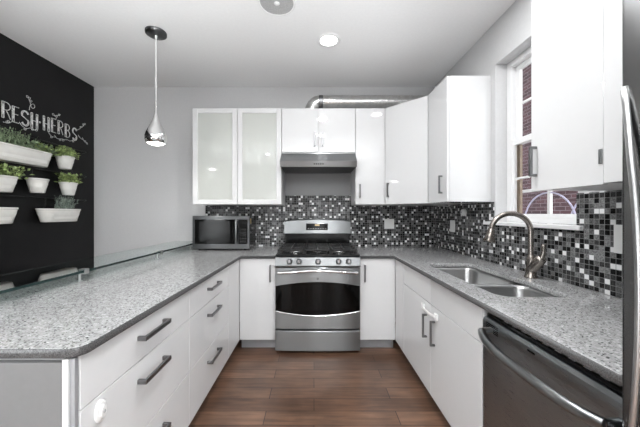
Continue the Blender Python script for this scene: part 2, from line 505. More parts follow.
# window: jamb lining, sashes, panes, sill
win = MB()
x0, x1 = XR + 0.09, WXO - 0.005
fw = 0.045
win.box(x0, x1, WY1 - fw, WY1 + 0.0, WZ0, WZ1, 0.003); win.box(x0, x1, WY0, WY0 + fw, WZ0, WZ1, 0.003)
win.box(x0, x1, WY0 + fw, WY1 - fw, WZ1 - fw, WZ1, 0.003); win.box(x0, x1, WY0 + fw, WY1 - fw, WZ0, WZ0 + 0.03, 0.003)
window = struct('window_1', win, 'trim')
ZM = 1.845
ya, yb = WY0 + fw, WY1 - fw
lo = MB()
sx0, sx1 = x0 + 0.012, x0 + 0.036
lo.box(sx0, sx1, ya, yb, ZM - 0.02, ZM + 0.025, 0.002); lo.box(sx0, sx1, ya, yb, WZ0 + 0.03, WZ0 + 0.062, 0.002)
lo.box(sx0, sx1, yb - 0.022, yb, WZ0 + 0.062, ZM - 0.02, 0.002); lo.box(sx0, sx1, ya, ya + 0.03, WZ0 + 0.062, ZM - 0.02, 0.002)
ls = struct('sash', lo, 'trim', window)
struct('pane', box(sx0 + 0.009, sx0 + 0.014, ya + 0.028, yb - 0.020, WZ0 + 0.058, ZM - 0.015), 'pane', ls)
struct('sash_lift', box(sx0 - 0.02, sx0, 2.03, 2.16, 1.555, 1.570, 0.003), 'trim', ls)
struct('screen_track', box(sx1 + 0.001, sx1 + 0.02, yb - 0.05, yb, WZ0 + 0.03, ZM - 0.02), 'bronze', window)
up = MB()
ux0, ux1 = x0 + 0.038, x0 + 0.06
up.box(ux0, ux1, ya, yb, WZ1 - fw - 0.04, WZ1 - fw, 0.002); up.box(ux0, ux1, ya, yb, ZM - 0.02, ZM + 0.025, 0.002)
up.box(ux0, ux1, yb - 0.045, yb, ZM + 0.025, WZ1 - fw - 0.04, 0.002); up.box(ux0, ux1, ya, ya + 0.045, ZM + 0.025, WZ1 - fw - 0.04, 0.002)
up.box(ux0 + 0.004, ux1 - 0.004, 1.90, 1.915, ZM + 0.025, WZ1 - fw - 0.04); up.box(ux0 + 0.004, ux1 - 0.004, ya + 0.045, yb - 0.045, 2.13, 2.145)
us = struct('sash', up, 'trim', window)
struct('pane', box(ux0 + 0.009, ux0 + 0.013, ya + 0.043, yb - 0.043, ZM + 0.022, WZ1 - fw - 0.037), 'pane', us)
struct('window_sill', MB().box(XR - 0.03, XR + 0.09, WY0 - 0.04, WY1 + 0.12, 1.209, WZ0 - 0.001, 0.004), 'trim', window)

# outside: brick house across the way, ornamental iron grille
bw = thing('brick_building', (6.2, 5.0, -1.0), 'red brick house wall seen outside through the kitchen window', 'building')
MB().box(6.0, 6.4, 1.0, 14.0, -1.0, 6.5).build('brick_wall', 'brick', bw)
MB().box(5.9, 6.5, 1.0, 14.0, 6.5, 6.7, 0.02).build('coping', 'snow', bw)
gr = thing('window_grille', (1.78, 2.1, 1.0), 'white and lavender iron grille with curved scrolls outside the window', 'grille')
GX = 1.78
mb = MB()
for y in (1.74, 2.15, 2.56): mb.box(GX - 0.012, GX + 0.012, y - 0.012, y + 0.012, 1.0, 1.50, 0.003)
mb.box(GX - 0.012, GX + 0.012, 1.4, 2.9, 1.475, 1.50, 0.003); mb.box(GX - 0.012, GX + 0.012, 1.4, 2.9, 1.0, 1.03, 0.003)
mb.build('bars', 'trim', gr)
def arc(cy, cz, ry, rz, a0, a1, n=14):
    return [(GX, cy + ry * math.cos(math.radians(a0 + (a1 - a0) * i / n)), cz + rz * math.sin(math.radians(a0 + (a1 - a0) * i / n))) for i in range(n + 1)]
for cy in (2.17, 1.74):
    MB().tube(arc(cy, 1.22, 0.24, 0.24, 10, 170), 0.006, 8).build('scroll', 'lavmetal', gr)
MB().tube(arc(1.82, 1.46, 0.10, 0.10, 175, 300), 0.005, 8).build('scroll', 'lavmetal', gr)
tag(MB().box(1.9, 8.0, -4, 16, -1.2, -1.0).build('ground', 'snow'), kind='structure')

# ------------------------------------------------------------------ recessed lights, speaker, pendant
def downlight(x, y, r, watts, label, visible=True):
    t = thing('recessed_light', (x, y, ZC), label, 'ceiling light', 'recessed ceiling lights')
    MB().lathe([(r * 0.70, -0.003), (r * 0.74, -0.008), (r * 0.95, -0.007), (r, -0.0005)], (x, y, ZC), 32).build('trim_ring', 'trim', t)
    MB().lathe([(0.001, -0.004), (r * 0.72, -0.004)], (x, y, ZC), 32, cap0=True).build('diffuser', 'lamp', t)
    ld = bpy.data.lights.new('downlight', 'AREA'); ld.shape = 'DISK'; ld.size = r * 1.4; ld.energy = watts; ld.color = (0.97, 0.985, 1.0)
    lo_ = bpy.data.objects.new('downlight_lamp', ld); COL.objects.link(lo_); lo_.parent = t; lo_.location = (0, 0, -0.012)
    return t
downlight(0.13, 2.50, 0.105, DOWN_W * 0.06, 'lit round recessed downlight in the ceiling in front of the range hood')
downlight(0.95, 1.72, 0.105, DOWN_W * 0.25, 'lit recessed downlight in the ceiling above the sink')
downlight(0.13, 1.50, 0.105, DOWN_W * 0.9, 'added recessed downlight, out of view, as fill over the middle of the aisle')  # extra lamp added out of view to brighten the side cabinet fronts
downlight(0.13, 0.55, 0.105, DOWN_W * 0.25, 'lit recessed downlight in the ceiling above the aisle near the camera')
downlight(-1.2, -1.2, 0.105, ROOM_W, 'lit recessed downlight behind the camera on the left side')
downlight(0.7, -1.2, 0.105, ROOM_W, 'lit recessed downlight behind the camera on the right side')

t = thing('ceiling_speaker', (-0.268, 2.055, ZC), 'round grey in-ceiling speaker with white rim and small centre dome', 'speaker')
MB().lathe([(0.118, -0.002), (0.122, -0.009), (0.132, -0.007), (0.136, -0.0005)], (-0.268, 2.055, ZC), 40).build('rim', 'trim', t)
MB().lathe([(0.001, -0.006), (0.120, -0.004)], (-0.268, 2.055, ZC), 40, cap0=True).build('grille', 'greyplastic', t)
MB().lathe([(0.022, -0.0065), (0.017, -0.012), (0.008, -0.015), (0.001, -0.016)], (-0.268, 2.055, ZC), 20, cap1=True).build('tweeter', 'plastic', t)

PX, PY = -1.323, 2.387
t = thing('pendant_lamp', (PX, PY, 1.885), 'chrome teardrop pendant lamp hanging from the ceiling over the peninsula', 'pendant lamp')
MB().lathe([(0.001, -0.030), (0.07, -0.028), (0.082, -0.020), (0.082, -0.0005)], (PX, PY, ZC), 32, cap0=True).build('canopy', 'steel_dark', t)
MB().lathe([(0.009, -0.055), (0.009, -0.031)], (PX, PY, ZC), 14, cap0=True).build('cord_grip', 'plastic', t)
MB().cyl((PX, PY, 2.17), (PX, PY, ZC - 0.05), 0.0042, seg=8).build('cord', 'plastic', t)
prof = [(0.006, 0.36), (0.009, 0.30), (0.014, 0.25), (0.024, 0.205), (0.040, 0.165), (0.060, 0.125), (0.077, 0.09), (0.085, 0.06), (0.084, 0.03), (0.074, 0.0)]
inner = [(r - 0.004, z) for r, z in prof[::-1][:7]]
MB().lathe(prof + inner, (PX, PY, 1.885), 36).build('shade', 'chrome', t)
MB().lathe([(0.001, -0.014), (0.03, -0.012), (0.055, -0.004), (0.0685, 0.006)], (PX, PY, 1.885), 28, cap0=True).build('diffuser', 'lamp', t)
ld = bpy.data.lights.new('pendant', 'AREA'); ld.shape = 'DISK'; ld.size = 0.13; ld.energy = PEND_W; ld.color = (1, 0.97, 0.93)
lo_ = bpy.data.objects.new('pendant_bulb', ld); COL.objects.link(lo_); lo_.parent = t; lo_.location = (0, 0, -0.016)

# ------------------------------------------------------------------ worktops
XFL, XFR = -0.685, 0.750     # worktop front edges, left and right run
YF = 2.68                    # worktop front edge, back run
RX0, RX1 = -0.3585, 0.4275   # range
g = 0.002
sink_hole = rrect(0.885, 1.24, 1.350, 2.255, 0.065, 8)
def fillet(c, r, a0, a1, n=5):
    return [(c[0] + r * math.cos(math.radians(a0 + (a1 - a0) * i / n)), c[1] + r * math.sin(math.radians(a0 + (a1 - a0) * i / n))) for i in range(n + 1)]
YN = 0.832
outer = [(RX0 - 0.003, YB - TH - g), (-1.56, YB - TH - g), (-1.56, YN + 0.03)]
outer += fillet((-1.53, YN + 0.03), 0.03, 180, 270)
outer += fillet((XFL - 0.045, YN + 0.045), 0.045, 270, 360)
outer += [(XFL, YF), (RX0 - 0.003, YF)]
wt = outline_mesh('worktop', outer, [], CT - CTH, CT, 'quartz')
tag(wt, 'speckled grey quartz worktop on the left peninsula, running under the microwave', 'worktop')
outer = [(RX1 + 0.003, YB - TH - g), (RX1 + 0.003, YF), (XFR, YF), (XFR, 0.698), (XR - TH - g, 0.698), (XR - TH - g, YB - TH - g)]
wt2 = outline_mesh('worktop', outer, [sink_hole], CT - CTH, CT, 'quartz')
tag(wt2, 'speckled grey quartz worktop on the right with the sink cut into it', 'worktop')

# ------------------------------------------------------------------ base cabinets
ZB, ZT = 0.10, CT - CTH - 0.003
DXL, DXR, DYB = -0.705, 0.770, 2.70        # door faces: left run, right run, back run
DT = 0.019

def drawer_unit(y0, y1, label):
    t = thing('drawer_cabinet', ((DXL - 0.3), (y0 + y1) / 2, 0), label, 'drawer cabinet', 'white drawer cabinets of the peninsula')
    box(-1.32, DXL - DT - 0.002, y0 + 0.001, y1 - 0.001, ZB, ZT).build('body', 'carcass', t)
    box(-1.30, DXL - 0.065, y0 + 0.001, y1 - 0.001, 0.0, ZB - 0.001).build('plinth', 'plinth', t)
    yc = (y0 + y1) / 2
    for za, zb, hz in ((0.705, ZT, 0.800), (0.405, 0.702, 0.627), (ZB + 0.003, 0.402, 0.315)):
        d = box(DXL - DT, DXL, y0 + 0.0015, y1 - 0.0015, za, zb, 0.0015, 1).build('drawer', 'gloss', t)
        pull(MB(), 'y', yc - 0.100, yc + 0.100, DXL, hz, (1, 0), 0.038, 0.019).build('handle', 'handle', d)
    return t
YA0, YA1, YA2 = 0.858, 1.612, 2.345
drawer_unit(YA0, YA1, 'white three drawer base cabinet at the near end of the left peninsula')
drawer_unit(YA1, YA2, 'white three drawer base cabinet on the left, next to the corner by the range')
tag(MB().box(DXL - DT, DXL, YA2 + 0.002, DYB - 0.004, ZB + 0.003, ZT, 0.0015, 1).build('filler_panel', 'gloss'),
    'narrow white filler panel between left drawers and the inner corner', 'panel')
fp = tag(MB().box(-1.30, DXL - 0.065, YA2 + 0.001, DYB + 0.066, 0.0, ZB - 0.001).build('plinth', 'plinth'), 'grey plinth at floor under the filler panel in the left corner', 'plinth')
# peninsula end
t = thing('end_panel', (-1.1, 0.84, 0), 'grey painted end panel of the peninsula under the near worktop edge', 'panel')
box(-1.50, -0.742, 0.838, 0.856, 0.0, ZT - 0.012, 0.001, 1).build('board', 'endpanel', t)
box(-0.740, -0.722, 0.836, 0.856, 0.0, ZT - 0.002, 0.001, 1).build('edge_strip', 'gloss', t)
box(-0.720, DXL - 0.002, 0.842, 0.856, 0.0, ZT - 0.002, 0.001, 1).build('corner_strip', 'plinth', t)
tag(box(-1.34, -1.322, 0.858, YB - 0.002, 0.0, ZT).build('back_panel', 'endpanel'), 'grey back panel of the peninsula facing the chalkboard wall', 'panel')

def base_door_unit(x0, x1, hx, label):
    t = thing('base_cabinet', ((x0 + x1) / 2, 3.0, 0), label, 'base cabinet', 'white base cabinets beside the range')
    box(x0 + 0.001, x1 - 0.001, DYB + DT + 0.002, YB - TH - 0.002, ZB, ZT).build('body', 'carcass', t)
    box(x0 + 0.001, x1 - 0.001, DYB + 0.067, DYB + 0.09, 0, ZB - 0.001).build('plinth', 'plinth', t)
    d = box(x0 + 0.001, x1 - 0.001, DYB, DYB + DT, ZB + 0.003, ZT, 0.0015, 1).build('door', 'gloss', t)
    pull(MB(), 'z', 0.655, 0.815, hx, DYB, (0, -1)).build('handle', 'handle', d)
    return t
base_door_unit(DXL + 0.001, RX0 - 0.006, -0.412, 'white single door base cabinet left of the range, under the microwave side')
base_door_unit(RX1 + 0.006, DXR - 0.001, 0.480, 'white single door base cabinet right of the range')

# right run: corner filler, sink base
tag(MB().box(DXR, DXR + DT, 2.447, DYB - 0.004, ZB + 0.003, ZT, 0.0015, 1).build('filler_panel', 'gloss'),
    'white filler panel between the sink cabinet and the right inner corner', 'panel')
tag(MB().box(DXR + 0.065, DXR + 0.085, 2.441, DYB + 0.066, 0.0, ZB - 0.001).build('plinth', 'plinth'), 'grey plinth at floor under the filler panel in the right corner', 'plinth')
SY0, SY1, SYM = 1.305, 2.440, 1.885
t = thing('sink_cabinet', (1.1, (SY0 + SY1) / 2, 0), 'white two door sink base cabinet under the double sink', 'base cabinet')
mb = MB()
mb.box(DXR + DT + 0.002, 1.42, SY0 + 0.001, SY0 + 0.018, ZB, ZT); mb.box(DXR + DT + 0.002, 1.42, SY1 - 0.018, SY1 - 0.001, ZB, ZT)
mb.box(DXR + DT + 0.002, 1.42, SY0 + 0.018, SY1 - 0.018, ZB, ZB + 0.018); mb.box(1.402, 1.42, SY0 + 0.018, SY1 - 0.018, ZB + 0.018, ZT)
mb.box(DXR + DT + 0.002, DXR + DT + 0.018, SY0 + 0.018, SY1 - 0.018, ZT - 0.06, ZT)
mb.build('body', 'carcass', t)
box(DXR + 0.065, DXR + 0.085, SY0 + 0.001, SY1 - 0.001, 0, ZB - 0.001).build('plinth', 'plinth', t)
for ya_, yb_, hy in ((SY0, SYM, 1.815), (SYM, SY1, 1.945)):
    box(DXR, DXR + DT, ya_ + 0.0015, yb_ - 0.0015, 0.703, ZT, 0.0015, 1).build('false_front', 'gloss', t)
    d = box(DXR, DXR + DT, ya_ + 0.0015, yb_ - 0.0015, ZB + 0.003, 0.700, 0.0015, 1).build('door', 'gloss', t)
    pull(MB(), 'z', 0.455, 0.615, DXR, hy, (-1, 0)).build('handle', 'handle', d)
# child locks
t = thing('child_lock', (DXR, 1.88, 0.64), 'white plastic child lock strap bridging the two sink cabinet doors', 'child lock')
mb = MB()
box(DXR - 0.016, DXR - 0.0005, 1.965, 2.010, 0.632, 0.676, 0.008, 3).build('catch', 'plastic', t)
box(DXR - 0.016, DXR - 0.0005, 1.760, 1.800, 0.632, 0.676, 0.008, 3).build('catch', 'plastic', t)
MB().tube([(DXR - 0.018, 1.985, 0.656), (DXR - 0.024, 1.93, 0.652), (DXR - 0.024, 1.84, 0.652), (DXR - 0.018, 1.78, 0.656)], 0.010, 10, flat=0.45).build('strap', 'plastic', t)
t = thing('child_lock', (DXL, 0.935, 0.64), 'white oval child lock stuck on the near drawers of the peninsula', 'child lock')
def oval(x0_, x1_, ry, rz, cy=0.936, cz=0.652):
    return MB().rings([[(x, cy + ry * k_ * math.cos(2 * PI * j / 28), cz + rz * k_ * math.sin(2 * PI * j / 28)) for j in range(28)] for x, k_ in ((x0_, 1), (x1_ - 0.003, 1), (x1_, 0.86))])
oval(DXL + 0.0005, DXL + 0.009, 0.024, 0.036).build('base', 'plastic', t)
oval(DXL + 0.0095, DXL + 0.017, 0.013, 0.022).build('latch', 'plastic', t)
oval(DXL + 0.0175, DXL + 0.0195, 0.005, 0.006).build('button', 'greyplastic', t)

# ------------------------------------------------------------------ wall cabinets
UZ0, UZ1, UYF = 1.396, 2.420, 3.030
# glass door cabinet
gx0, gx1, gxm = -1.290, -0.348, -0.816
t = thing('glass_wall_cabinet', ((gx0 + gx1) / 2, 3.2, UZ0), 'white wall cabinet with two frosted glass doors above the microwave', 'wall cabinet')
mb = MB(); th = 0.018; y0, y1 = UYF + 0.021, YB - 0.001
mb.box(gx0, gx0 + th, y0, y1, UZ0, UZ1); mb.box(gx1 - th, gx1, y0, y1, UZ0, UZ1)
mb.box(gx0 + th, gx1 - th, y0, y1, UZ0, UZ0 + th); mb.box(gx0 + th, gx1 - th, y0, y1, UZ1 - th, UZ1)
mb.box(gx0 + th, gx1 - th, y1 - 0.01, y1, UZ0 + th, UZ1 - th)
mb.box(gxm - th / 2, gxm + th / 2, y0, y1 - 0.01, UZ0 + th, UZ1 - th)
mb.build('body', 'carcass', t)
for xa, xb in ((gx0 + th, gxm - th / 2), (gxm + th / 2, gx1 - th)):
    for z in (1.655, 1.955):
        box(xa + 0.001, xb - 0.001, y0 - 0.004, y1 - 0.012, z, z + 0.016).build('shelf', 'carcass', t)
for xa, xb in ((gx0, gxm - 0.002), (gxm + 0.002, gx1)):
    mb = MB(); f = 0.052
    mb.box(xa, xa + f, UYF, UYF + 0.019, UZ0 + 0.001, UZ1 - 0.001, 0.0015, 1); mb.box(xb - f, xb, UYF, UYF + 0.019, UZ0 + 0.001, UZ1 - 0.001, 0.0015, 1)
    mb.box(xa + f, xb - f, UYF, UYF + 0.019, UZ0 + 0.001, UZ0 + f, 0.0015, 1); mb.box(xa + f, xb - f, UYF, UYF + 0.019, UZ1 - f, UZ1 - 0.001, 0.0015, 1)
    d = mb.build('door', 'carcass', t)
    box(xa + f - 0.003, xb - f + 0.003, UYF + 0.006, UYF + 0.011, UZ0 + f - 0.003, UZ1 - f + 0.003).build('glass_panel', 'frost', d)
# hinge nub between the two doors
box(gxm - 0.012, gxm - 0.003, UYF - 0.006, UYF - 0.0005, 1.455, 1.50, 0.001, 1).build('door_bumper', 'plastic', t)

# cabinet above hood
hx0, hx1, hz0 = -0.346, 0.440, 1.950
hxm = (hx0 + hx1) / 2
t = thing('hood_wall_cabinet', (hxm, 3.2, hz0), 'short white double door wall cabinet above the range hood', 'wall cabinet')
box(hx0, hx1, UYF + 0.021, YB - 0.001, hz0, UZ1).build('body', 'carcass', t)
for xa, xb, hx in ((hx0, hxm, hxm - 0.040), (hxm, hx1, hxm + 0.045)):
    d = box(xa + 0.003, xb - 0.003, UYF, UYF + 0.019, hz0 + 0.001, UZ1 - 0.001, 0.0015, 1).build('door', 'gloss', t)
    pull(MB(), 'z', 2.015, 2.155, hx, UYF, (0, -1)).build('handle', 'handle', d)
# tall narrow cabinet
tx0, tx1 = 0.442, 0.752
t = thing('narrow_wall_cabinet', ((tx0 + tx1) / 2, 3.2, UZ0), 'tall narrow white wall cabinet right of the range hood', 'wall cabinet')
box(tx0, tx1, UYF + 0.021, YB - 0.001, UZ0, UZ1).build('body', 'carcass', t)
d = box(tx0 + 0.0025, tx1 - 0.0015, UYF, UYF + 0.019, UZ0 + 0.001, UZ1 - 0.001, 0.0015, 1).build('door', 'gloss', t)
pull(MB(), 'z', 1.468, 1.610, tx0 + 0.045, UYF, (0, -1)).build('handle', 'handle', d)
# diagonal corner cabinet
RXF = 1.08
A = Vector((0.756, 3.030, 0)); B = Vector((RXF, 2.700, 0)); dv = (B - A); L = dv.length; dv.normalize(); nv = Vector((dv.y, -dv.x, 0))
t = thing('corner_wall_cabinet', (1.15, 3.1, UZ0), 'white diagonal corner wall cabinet with a wide glossy door', 'wall cabinet')
Ai, Bi = A - nv * 0.021, B - nv * 0.021
MB().prism([(tx1 + 0.003, YB - 0.001), (tx1 + 0.003, Ai.y + 0.004), (Ai.x + 0.004, Ai.y), (Bi.x, Bi.y + 0.004), (Bi.x + 0.004, 2.698), (XR - 0.001, 2.698), (XR - 0.001, YB - 0.001)], 'z', UZ0, UZ1).build('body', 'carcass', t)
mx4 = Matrix(((dv.x, -nv.x, 0, A.x), (dv.y, -nv.y, 0, A.y), (0, 0, 1, 0), (0, 0, 0, 1)))   # local x along the door, local y inward
d = box(0.003, L - 0.003, 0, 0.019, UZ0 + 0.001, UZ1 - 0.001, 0.0015, 1).xf(mx4).build('door', 'gloss', t)
pull(MB(), 'z', 1.475, 1.620, 0.042, 0.0, (0, -1)).xf(mx4).build('handle', 'handle', d)
# cabinet on the right wall by the window
RY0, RY1 = 2.315, 2.694
t = thing('right_wall_cabinet', (1.25, 2.5, UZ0), 'white wall cabinet between the corner cabinet and the window, glossy side panel', 'wall cabinet')
box(RXF + 0.021, XR - 0.001, RY0, RY1, UZ0, UZ1, 0.001, 1).build('body', 'gloss', t)
d = box(RXF, RXF + 0.019, RY0 + 0.001, RY1 - 0.001, UZ0 + 0.001, UZ1 - 0.001, 0.0015, 1).build('door', 'gloss', t)
pull(MB(), 'z', 1.468, 1.620, RXF, RY0 + 0.085, (-1, 0)).build('handle', 'handle', d)
# near cabinet
NX, NY0, NY1, NZ0 = 1.07, 1.052, 1.405, 1.412
t = thing('near_wall_cabinet', (1.25, 1.2, NZ0), 'white wall cabinet on the right in front of the window, beside the refrigerator', 'wall cabinet')
box(NX + 0.021, XR - 0.001, NY0, NY1, NZ0, 2.45, 0.001, 1).build('body', 'carcass', t)
d = box(NX, NX + 0.019, NY0 + 0.002, NY1 - 0.001, NZ0 - 0.004, 2.449, 0.0015, 1).build('door', 'gloss', t)
pull(MB(), 'z', 1.478, 1.622, NX, 1.372, (-1, 0)).build('handle', 'handle', d)
box(NX - 0.006, NX - 0.0005, NY0 + 0.004, NY0 + 0.016, 1.485, 1.540, 0.001, 1).build('hinge', 'steel', d)
tag(box(NX - 0.004, XR - 0.001, 0.93, NY0 - 0.003, NZ0, 2.45, 0.001, 1).build('side_panel', 'gloss'), 'white side panel strip between the near wall cabinet and the refrigerator', 'panel')

# ------------------------------------------------------------------ duct above the cabinets
t = thing('vent_duct', (0.05, 3.25, UZ1), 'round galvanised vent duct lying above the wall cabinets', 'duct')
DY, DZ, DR = 3.24, 2.515, 0.072
pts = [(-0.035, DY, UZ1 + 0.002), (-0.02, DY, 2.45), (0.02, DY, 2.49), (0.075, DY, DZ + 0.0)]
pts = [(-0.01 + 0.0, DY, UZ1 + 0.003), (0.0, DY, 2.455), (0.035, DY, 2.495), (0.09, DY, DZ)]
DZ = 2.565
el = [(0.045 + 0.0 - 0.068 * 0 + (1 - math.cos(a)) * 0.10 - 0.085, DY, UZ1 + 0.003 + 0.0 + math.sin(a) * (DZ - UZ1 - 0.003)) for a in [PI / 2 * i / 6 for i in range(7)]]
MB().tube(el, DR, 24).build('elbow', 'galv', t)
MB().cyl((el[-1][0] - 0.005, DY, DZ), (el[-1][0] + 0.04, DY, DZ), DR + 0.004, seg=28).build('clamp', 'steel_dark', t)
pts, rr = [], []
x = el[-1][0] + 0.04; i = 0
while x < XR - 0.004:
    pts.append((x, DY, DZ)); rr.append(DR + (0.0022 if i % 6 == 0 else 0)); x += 0.012; i += 1
MB().tube(pts, rr, 28).build('pipe', 'galv', t)

# ------------------------------------------------------------------ range hood
t = thing('range_hood', (hxm, 3.15, 1.775), 'stainless steel range hood mounted under the short wall cabinet', 'range hood')
hw0, hw1 = -0.345, 0.439
MB().prism([(YB - 0.001, 1.947), (3.035, 1.947), (3.035, 1.935), (2.912, 1.842), (2.905, 1.838), (2.922, 1.780), (2.926, 1.778), (2.935, 1.778), (2.935, 1.80), (YB - 0.001, 1.80)], 'x', hw0, hw1).build('canopy', 'steel', t)
box(hw0 + 0.004, hw1 - 0.004, 2.938, YB - 0.003, 1.779, 1.799).build('filter', 'filter', t)
for k in range(5):
    MB().cyl((hxm - 0.044 + k * 0.022, 2.9130, 1.809), (hxm - 0.044 + k * 0.022, 2.905, 1.806), 0.0075, seg=12).build('button', 'blackmatte', t)

# ------------------------------------------------------------------ range
rc = (RX0 + RX1) / 2
t = thing('gas_range', (rc, 3.0, 0), 'stainless steel gas range with black oven window and five knobs', 'range')
box(RX0 + 0.004, RX1 - 0.004, 2.690, 3.385, 0.035, 0.885).build('body', 'steel_dark', t)
for sx in (RX0 + 0.05, RX1 - 0.05):
    for sy in (2.74, 3.34):
        MB().cyl((sx, sy, 0.0005), (sx, sy, 0.034), 0.018, seg=14).build('foot', 'rubber', t)
FYR = 2.625
def bowed(x0, x1, z0, z1, yf, yb, bow, n=20, zt=None, zbm=None):
    """panel whose front bulges towards the room; zt/zbm give the top/bottom edge as functions of u in [-1,1]"""
    mb = MB(); rings = []
    for i in range(n + 1):
        u = -1 + 2 * i / n; x = x0 + (x1 - x0) * i / n; y = yf - bow * (1 - u * u)
        a = zbm(u) if zbm else z0; b_ = zt(u) if zt else z1
        rings.append([(x, yb, a), (x, y + 0.003, a), (x, y, a + 0.004), (x, y, b_ - 0.004), (x, y + 0.003, b_), (x, yb, b_)])
    mb.rings(rings, True, True, True, False)
    return mb
dr = bowed(RX0, RX1, 0.030, 0.215, FYR + 0.012, 2.688, 0.012).build('drawer', 'steel', t)
door = bowed(RX0, RX1, 0.232, 0.800, FYR + 0.012, 2.688, 0.012).build('oven_door', 'steel', t)
bowed(RX0 + 0.004, RX1 - 0.004, 0.36, 0.66, FYR + 0.0095, FYR + 0.02, 0.012, 28,
      zt=lambda u: 0.630 + 0.040 * (1 - u * u), zbm=lambda u: 0.402 - 0.040 * (1 - u * u)).build('oven_window', 'blackglass', door)
# bright lip under the window
lip = [(RX0 + 0.006 + (RX1 - RX0 - 0.012) * i / 28, FYR + 0.007 - 0.012 * (1 - (-1 + 2 * i / 28) ** 2), 0.398 - 0.040 * (1 - (-1 + 2 * i / 28) ** 2)) for i in range(29)]
MB().tube(lip, 0.0055, 8).build('window_trim', 'chrome', door)
bar = []
for i in range(25):
    u = -1 + 2 * i / 24
    bar.append((rc + u * 0.365, FYR - 0.035 - 0.018 * (1 - u * u), 0.770 + 0.012 * math.cos(u * PI * 0.9)))
h = MB().tube(bar, 0.0125, 12)
h.cyl((rc - 0.355, FYR - 0.038, 0.762), (rc - 0.355, FYR + 0.006, 0.762), 0.012, seg=12).cyl((rc + 0.355, FYR - 0.038, 0.762), (rc + 0.355, FYR + 0.006, 0.762), 0.012, seg=12)
h.build('handle', 'chrome', door)
MB().cyl((rc, FYR - 0.0005, 0.700), (rc, FYR - 0.004, 0.700), 0.011, seg=18).build('badge', 'steel_dark', door)
# control panel
MB().prism([(2.688, 0.812), (2.622, 0.812), (2.619, 0.820), (2.631, 0.893), (2.648, 0.898), (2.688, 0.898)], 'x', RX0, RX1).build('control_panel', 'steel', t)
nrm = Vector((0, -0.9868, 0.162))
for px_ in (289.5, 299, 318, 338.5, 348.5):
    x = (px_ - 314) * 2.63 / 285
    c = Vector((x, 2.6255, 0.857)) + nrm * 0.0015
    k = MB().tube([c, c + nrm * 0.008, c + nrm * 0.009, c + nrm * 0.030, c + nrm * 0.034], [0.027, 0.026, 0.021, 0.019, 0.015], 20)
    kn = k.build('knob', 'handle', t)
    p = c + nrm * 0.036
    MB().box(p.x - 0.003, p.x + 0.003, p.y - 0.004, p.y + 0.003, p.z - 0.016, p.z + 0.018, 0.001, 1).build('grip', 'chrome', kn)
# cooktop
box(RX0 - 0.001, RX1 + 0.001, 2.650, 3.300, 0.900, 0.918, 0.006).build('cooktop', 'black', t)
for bx_, by_, br_ in ((-0.215, 2.82, 0.045), (-0.215, 3.13, 0.038), (0, 2.97, 0.05), (0.215, 2.82, 0.045), (0.215, 3.13, 0.038)):
    b_ = MB().lathe([(br_ + 0.02, 0.919), (br_ + 0.012, 0.925), (br_, 0.926), (br_, 0.932)], (rc + bx_, by_, 0), 20, True, True).build('burner', 'chrome', t)
    MB().lathe([(br_ - 0.006, 0.9325), (br_ - 0.006, 0.938), (br_ - 0.014, 0.941), (0.002, 0.942)], (rc + bx_, by_, 0), 20, True, True).build('burner_cap', 'blackmatte', b_)
for gx in (-0.255, 0.0, 0.255):
    mb = MB(); a, b_ = rc + gx - 0.124, rc + gx + 0.124; z0, z1 = 0.948, 0.962; q = 0.006
    for x in (a + q, b_ - q): mb.box(x - q, x + q, 2.69, 3.27, z0, z1, 0.002, 1)
    for y in (2.696, 2.98, 3.264): mb.box(a, b_, y - q, y + q, z0, z1, 0.002, 1)
    mb.box(rc + gx - 0.005, rc + gx + 0.005, 2.69, 3.27, z0 + 0.001, z1 + 0.001, 0.002, 1)
    for y in (2.83, 3.13): mb.box(a, b_, y - 0.005, y + 0.005, z0 + 0.001, z1 + 0.001, 0.002, 1)
    for x in (a + q, b_ - q):
        for y in (2.70, 3.26): mb.box(x - q, x + q, y - q, y + q, 0.9185, z0 + 0.002)
    mb.build('grate', 'blackmatte', t)
# back guard
bgx0, bgx1 = -0.345, 0.425
box(bgx0 + 0.01, bgx1 - 0.01, 3.325, 3.390, 0.900, 1.072, 0.003).build('back_riser', 'black', t)
mb = MB(); n = 24; rings = []
for i in range(n + 1):
    u = -1 + 2 * i / n; x = bgx0 + (bgx1 - bgx0) * i / n; zt = 1.236 - 0.020 * abs(u) ** 3
    y = 3.300 - 0.010 * (1 - u * u)
    rings.append([(x, 3.392, 1.066), (x, y, 1.066), (x, y - 0.004, 1.072), (x, y + 0.010, zt - 0.012), (x, y + 0.020, zt), (x, 3.392, zt)])
bgd = mb.rings(rings, True, True, True, False).build('backguard', 'steel', t)
box(rc - 0.125, rc + 0.125, 3.2835, 3.290, 1.110, 1.185, 0.004).build('display', 'blackglass', bgd)
box(rc - 0.022, rc + 0.03, 3.2825, 3.2833, 1.158, 1.174).build('clock_digits', 'display', bgd)
for k in range(8):
    xx = rc - 0.105 + k * 0.028
    box(xx, xx + 0.016, 3.2822, 3.2833, 1.122, 1.130).build('touch_key', 'greyplastic', bgd)

